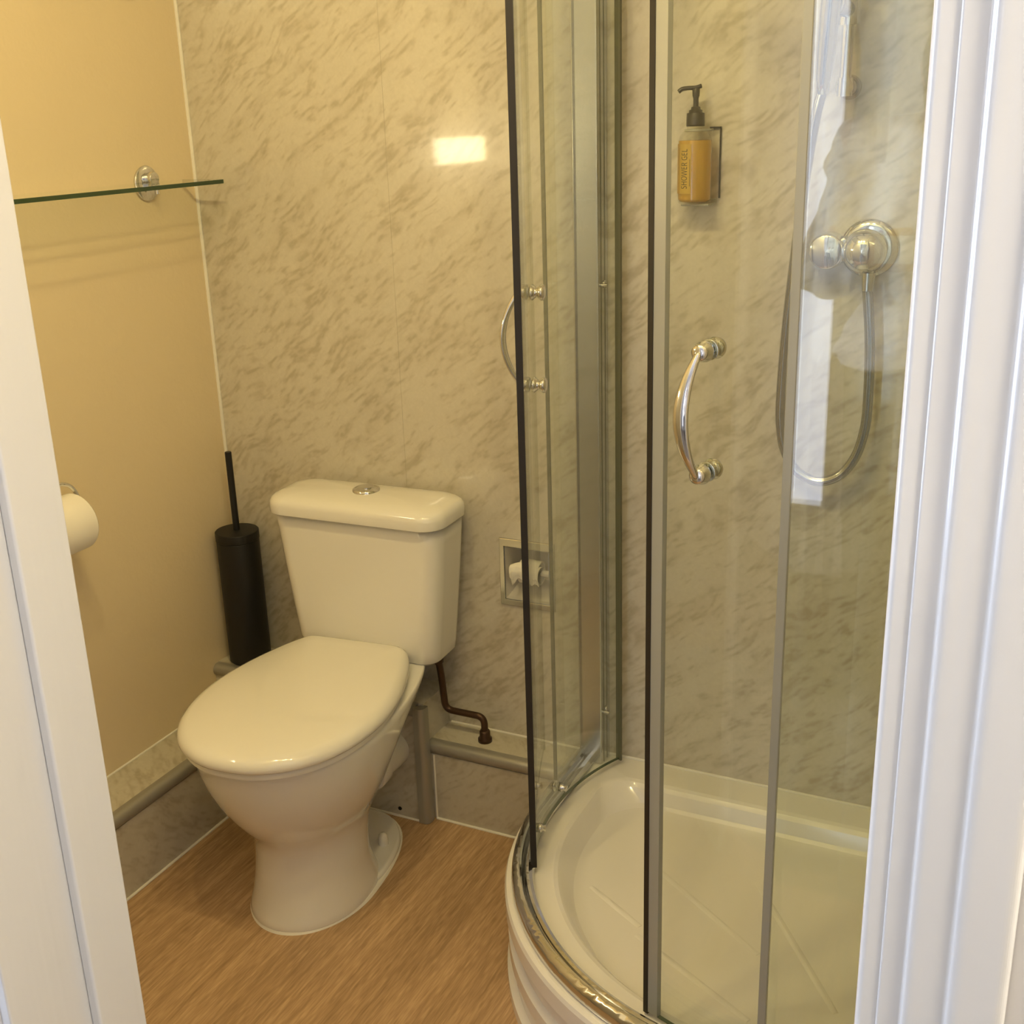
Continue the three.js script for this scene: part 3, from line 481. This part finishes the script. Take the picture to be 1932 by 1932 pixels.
// ------------------------------------------------------------------ shower gel bottle in its bracket
{
  const b = thing('gel_bracket', 'slim clear wall bracket gripping the gel bottle on the marbled wall', 'bracket', [1.124, 1.345, 0]);
  part('back_plate', box(-0.02, 0.034, -0.002, 0.125, 0.0005, 0.003, 0.001), M.sheet, b);
  part('plate_edge', [box(0.0338, 0.0362, 0.004, 0.121, 0.0005, 0.005, 0.001), box(0.016, 0.0362, 0.1205, 0.1235, 0.0005, 0.006, 0.001)], M.blackPlastic, b);
  const clasp = []; for (let i = 0; i <= 20; i++) { const a = -Math.PI * 0.15 + i / 20 * Math.PI * 1.3 - Math.PI; clasp.push(V(0.0165 * Math.cos(a), 0.1185, 0.036 - 0.0165 * Math.sin(a))); }
  part('neck_clasp', tube([V(0.022, 0.1185, 0.006), V(0.02, 0.1185, 0.02), ...clasp.slice(0, 18)], 0.0022, 50, 8), M.clearStrip, b);
  part('foot_rest', [box(-0.02, 0.03, -0.006, -0.002, 0.001, 0.05, 0.0015), box(0.012, 0.03, -0.006, 0.004, 0.001, 0.008, 0.001)], M.clearStrip, b);
  const t = thing('soap_dispenser', 'amber shower gel bottle with black pump on the marbled shower wall', 'soap bottle', [1.124, 1.3432, 0.036]);
  part('bottle', lathe([[0, 0], [0.026, 0], [0.0285, 0.002], [0.0292, 0.006], [0.0292, 0.098], [0.0285, 0.105], [0.0255, 0.113], [0.0195, 0.119], [0.0142, 0.1215], [0.0142, 0.133], [0.0, 0.133]], 56), M.clearBottle, t, 'clear plastic bottle');
  part('gel', lathe([[0, 0.003], [0.0255, 0.003], [0.0278, 0.007], [0.0282, 0.012], [0.0282, 0.104], [0.0, 0.104]], 56), M.gel, t, 'amber gel');
  const cv = document.createElement('canvas'); cv.width = 256; cv.height = 768; const c = cv.getContext('2d');
  c.fillStyle = '#a07c22'; c.fillRect(0, 0, 256, 768); c.fillStyle = '#ad8f38'; c.fillRect(104, 0, 152, 768);
  c.save(); c.translate(128, 384); c.rotate(-Math.PI / 2); c.fillStyle = '#241f10'; c.textAlign = 'center'; c.textBaseline = 'middle';
  c.font = '104px sans-serif'; c.fillText('SHOWER GEL', 0, 44, 730); c.restore();
  c.fillStyle = '#3a371f'; c.fillRect(74, 60, 7, 420); c.fillRect(236, 230, 5, 420);
  const lt = new THREE.CanvasTexture(cv); lt.colorSpace = THREE.SRGBColorSpace;
  const lg = new THREE.CylinderGeometry(0.02945, 0.02945, 0.082, 40, 1, true, -1.3, 1.4); lg.translate(0, 0.058, 0);
  part('label', lg, new THREE.MeshPhysicalMaterial({ map: lt, roughness: 0.4, side: THREE.DoubleSide }), t, 'olive printed label with vertical lettering');
  const p = part('pump', lathe([[0, 0.127], [0.0155, 0.127], [0.0158, 0.130], [0.0152, 0.148], [0.0118, 0.149], [0.0115, 0.153], [0.0085, 0.154], [0.0075, 0.158], [0.0045, 0.159], [0.0045, 0.172], [0.006, 0.176], [0.0065, 0.188], [0, 0.189]], 36), M.blackPlastic, t, 'black pump head');
  const nz = new THREE.CatmullRomCurve3([V(0.009, 0.1915, 0.0), V(0.0, 0.189, 0.0), V(-0.014, 0.1885, 0.004), V(-0.023, 0.187, 0.007), V(-0.028, 0.183, 0.009)]);
  part('nozzle', new THREE.TubeGeometry(nz, 28, 0.0036, 12), M.blackPlastic, p);
}

// ------------------------------------------------------------------ the photographer, mirrored in the glass
{
  const smin = (a, b, k) => { const h = Math.max(k - Math.abs(a - b), 0) / k; return Math.min(a, b) - h * h * k * 0.25; };
  const cap = (p, a, b, ra, rb) => { const bx = b[0] - a[0], by = b[1] - a[1], bz = b[2] - a[2], px = p[0] - a[0], py = p[1] - a[1], pz = p[2] - a[2]; let h = (px * bx + py * by + pz * bz) / (bx * bx + by * by + bz * bz + 1e-9); h = h < 0 ? 0 : h > 1 ? 1 : h; return Math.hypot(px - bx * h, py - by * h, pz - bz * h) - (ra + (rb - ra) * h); };
  function mesh(fn, lo, hi, res) {
    const mc = new MarchingCubes(res, new THREE.MeshStandardMaterial(), false, false, 120000), c = [0, 1, 2].map((i) => (lo[i] + hi[i]) / 2), h = [0, 1, 2].map((i) => (hi[i] - lo[i]) / 2), half = res / 2; let q = 0; const p = [0, 0, 0];
    for (let k = 0; k < res; k++) for (let j = 0; j < res; j++) for (let i = 0; i < res; i++, q++) { p[0] = c[0] + h[0] * (i - half) / half; p[1] = c[1] + h[1] * (j - half) / half; p[2] = c[2] + h[2] * (k - half) / half; mc.field[q] = -fn(p) * 100; }
    mc.isolation = 0; mc.update(); const n = mc.count, g = new THREE.BufferGeometry();
    g.setAttribute('position', new THREE.BufferAttribute(mc.positionArray.slice(0, n * 3), 3)); g.scale(...h); g.translate(...c);
    let w = mergeVertices(g, 1e-5); w.computeVertexNormals(); return w;
  }
  const O = [1.41, 0, 2.5];   // where the feet stand; the person faces the bathroom (-z)
  const J = { pel: [0, 0.93, 0], belly: [0, 1.08, -0.005], chest: [0.005, 1.27, -0.015], neck: [0.02, 1.43, -0.01], head: [0.035, 1.56, -0.05],
    shL: [-0.17, 1.385, 0], elL: [-0.235, 1.12, -0.05], wrL: [-0.10, 1.17, -0.255], shR: [0.185, 1.39, -0.005], elR: [0.375, 1.19, -0.11], wrR: [0.395, 1.41, -0.262],
    hipL: [-0.09, 0.90, 0], knL: [-0.10, 0.49, -0.02], anL: [-0.105, 0.09, 0.01], hipR: [0.09, 0.90, 0], knR: [0.10, 0.49, -0.02], anR: [0.105, 0.09, 0.01] };
  const bones = [['pel', 'belly', 0.125, 0.112], ['belly', 'chest', 0.112, 0.125], ['chest', 'neck', 0.115, 0.062], ['neck', 'head', 0.052, 0.05], ['shL', 'shR', 0.058, 0.058], ['shL', 'elL', 0.05, 0.04], ['elL', 'wrL', 0.039, 0.027], ['shR', 'elR', 0.05, 0.04], ['elR', 'wrR', 0.039, 0.027],
    ['hipL', 'knL', 0.088, 0.058], ['knL', 'anL', 0.056, 0.036], ['hipR', 'knR', 0.088, 0.058], ['knR', 'anR', 0.056, 0.036]].map(([a, b, r, s]) => [J[a], J[b], r, s]);
  const flat = (p) => [p[0] * 0.86, p[1], p[2] * 1.15];   // a trunk is wider than deep
  const sdf = (list, k, grow) => (p) => { let d = 9; for (const [a, b, r, s, t] of list) d = smin(d, cap(p, a, b, r + grow, s + grow), k); return d; };
  const lo = [-0.36, -0.02, -0.36], hi = [0.50, 1.62, 0.22];
  // head with face
  const H = J.head, headF = (p) => {
    const x = p[0] - H[0], y = p[1] - H[1], z = p[2] - H[2];
    let d = Math.hypot(x / 0.074, (y - 0.02) / 0.098, (z - 0.012) / 0.092) * 0.08 - 0.08;
    d = smin(d, cap([x, y, z], [0, -0.055, -0.035], [0, -0.082, -0.058], 0.045, 0.026), 0.04);      // jaw and chin
    d = smin(d, cap([x, y, z], [0, 0.015, -0.083], [0, -0.022, -0.100], 0.008, 0.013), 0.014);        // nose
    d = smin(d, cap([x, y, z], [-0.04, 0.022, -0.072], [0.04, 0.022, -0.072], 0.011, 0.011), 0.02);   // brow
    for (const s of [-1, 1]) { d = Math.max(d, -(Math.hypot(x - s * 0.031, y - 0.002, z + 0.088) - 0.013)); d = smin(d, Math.hypot(x - s * 0.031, y - 0.002, z + 0.073) - 0.0125, 0.004); d = smin(d, cap([x, y, z], [s * 0.074, 0.018, 0.012], [s * 0.072, -0.022, 0.004], 0.014, 0.009), 0.008); }
    d = smin(d, cap([x, y, z], [-0.019, -0.052, -0.083], [0.019, -0.052, -0.083], 0.006, 0.006), 0.008);  // lips
    d = Math.max(d, -(cap([x, y, z], [-0.02, -0.0515, -0.092], [0.02, -0.0515, -0.092], 0.0022, 0.0022)));
    return smin(d, cap([x, y, z], [0, -0.05, 0.02], [-0.015, -0.14, 0.04], 0.05, 0.052), 0.03);
  };
  // hands: palm, four fingers in three bones, a thumb
  function hand(w, dir, up, inward, curl) {
    const d = V(...dir).normalize(), u = V(...up).addScaledVector(d, -V(...up).dot(d)).normalize(), n = V(...inward).addScaledVector(d, -V(...inward).dot(d)).addScaledVector(u, -V(...inward).dot(u)).normalize(), w0 = V(...w), at = (a, b, c) => w0.clone().addScaledVector(d, a).addScaledVector(u, b).addScaledVector(n, c), L = [];
    const put = (a, b, r, s, k) => L.push([a.toArray(), b.toArray(), r, s, k]);
    for (const b of [-0.026, -0.009, 0.009, 0.026]) put(at(0.008, b * 0.6, 0), at(0.085, b, 0), 0.015, 0.011, 0.02);
    [[0.027, 0.066], [0.009, 0.075], [-0.009, 0.07], [-0.026, 0.055]].forEach(([b, len]) => { let q = at(0.086, b, 0.0), a = curl * 0.5; for (const f of [0.44, 0.31, 0.25]) { const e = q.clone().addScaledVector(d, len * f * Math.cos(a)).addScaledVector(n, len * f * Math.sin(a)); put(q, e, 0.0088, 0.0078, 0.004); q = e; a += curl; } });
    put(at(0.022, 0.025, 0.004), at(0.052, 0.048, 0.014), 0.014, 0.0105, 0.012); put(at(0.052, 0.048, 0.014), at(0.084, 0.052, 0.03), 0.0105, 0.0085, 0.005);
    put(at(-0.035, 0, 0), at(0.012, 0, 0), 0.0265, 0.021, 0.02);
    return (p) => { let e = 9; for (const [a, b, r, s, k] of L) e = smin(e, cap(p, a, b, r, s), k); return e; };
  }
  const hR = hand(J.wrR, [-0.35, 0.72, -0.6], [-1, -0.2, 0.3], [-0.7, -0.1, -0.8], 0.65), hL = hand(J.wrL, [0.75, 0.1, -0.6], [0, 1, 0.1], [0.7, 0, 0.8], 0.55);
  const box3 = (c, r) => [[c[0] - r, c[1] - r, c[2] - r], [c[0] + r, c[1] + r, c[2] + r]];
  const t = thing('person', 'person in a loose white shirt and dark trousers holding up a phone', 'person', O);
  const bodyG = mesh(sdf(bones, 0.05, 0), lo, hi, 110);
  const headG = mesh(headF, [H[0] - 0.13, H[1] - 0.16, H[2] - 0.15], [H[0] + 0.13, H[1] + 0.15, H[2] + 0.13], 72);
  const cR = [J.wrR[0] - 0.03, J.wrR[1] + 0.07, J.wrR[2] - 0.05], cL = [J.wrL[0] + 0.07, J.wrL[1], J.wrL[2] - 0.05];
  part('body', [bodyG, headG, mesh(hR, ...box3(cR, 0.15), 76), mesh(hL, ...box3(cL, 0.15), 76)], M.skin, t);
  const fold = (p) => 0.006 * Math.sin(p[1] * 46 + p[0] * 30) * Math.sin(p[0] * 22 + p[2] * 26 + 1.3) + 0.004 * Math.sin(p[1] * 90 - p[0] * 60 + p[2] * 40);
  const shirtBones = [...bones.slice(0, 2), [J.chest, [0.015, 1.385, -0.012], 0.115, 0.075], ...bones.slice(4, 5), [J.shL, J.elL, 0.055, 0.05], [J.elL, [-0.118, 1.163, -0.228], 0.05, 0.038], [J.shR, J.elR, 0.055, 0.05], [J.elR, [0.393, 1.388, -0.245], 0.05, 0.038], [[-0.05, 0.88, 0], [0.05, 0.88, 0], 0.15, 0.15]];
  part('shirt', mesh((p) => Math.max(sdf(shirtBones, 0.06, 0.014)(p) + fold(p), 0.90 + 0.02 * Math.sin(p[0] * 14) - p[1], cap(p, [0.02, 1.42, -0.06], [0.02, 1.6, -0.1], 0.05, 0.1) * -1), lo, hi, 110), M.shirt, t);
  part('trousers', mesh((p) => Math.max(sdf([...bones.slice(0, 1), ...bones.slice(9)], 0.016, 0.012)(p), p[1] - 1.0, 0.05 - p[1]), lo, hi, 100), M.trousers, t);
  part('hair', mesh((p) => { const x = p[0] - H[0], y = p[1] - H[1], z = p[2] - H[2]; let d = Math.hypot(x / 0.084, (y - 0.028) / 0.105, (z - 0.018) / 0.101) * 0.09 - 0.09; d = smin(d, Math.hypot(x / 0.08, (y + 0.05) / 0.1, (z - 0.05) / 0.07) * 0.08 - 0.08, 0.03); return Math.max(d, -(Math.hypot(x / 0.068, (y + 0.03) / 0.105, (z + 0.10) / 0.10) * 0.08 - 0.08)); }, [H[0] - 0.13, H[1] - 0.2, H[2] - 0.13], [H[0] + 0.13, H[1] + 0.17, H[2] + 0.16], 60), M.hair, t);
  for (const s of ['L', 'R']) { const a = J['an' + s]; part('shoe', mesh((p) => Math.max(smin(cap(p, [a[0], 0.04, a[2] + 0.03], [a[0] * 1.15, 0.032, a[2] - 0.16], 0.044, 0.04), cap(p, [a[0], 0.05, a[2]], [a[0], 0.09, a[2]], 0.043, 0.045), 0.03), 0.001 - p[1]), [a[0] - 0.09, -0.03, a[2] - 0.26], [a[0] + 0.09, 0.16, a[2] + 0.13], 40), M.shoe, t); }
  const ph = thing('phone', 'slim dark phone held upright by the person in white', 'phone', [EYE.x - 0.012, EYE.y - 0.055, EYE.z + 0.031]);
  part('case', box(-0.034, 0.034, -0.07, 0.07, -0.004, 0.004, 0.004), M.blackPlastic, ph);
  part('screen', box(-0.031, 0.031, -0.062, 0.062, 0.0038, 0.0046, 0.0003), S(0.02, 0.02, 0.025, 0.08), ph);
  part('lens', cyl(0.005, 0.005, 0.002, 20).rotateX(Math.PI / 2).translate(0.012, 0.055, -0.0045), M.chrome, ph);
  const cd = thing('paper_card', 'small blank white card held in the left hand of the person in white', 'card', [1.375, 1.195, 2.155]);
  part('card', box(-0.045, 0.045, -0.03, 0.03, -0.0004, 0.0004), S(0.9, 0.93, 0.95, 0.6), cd);
}

renderer.render(scene, camera);
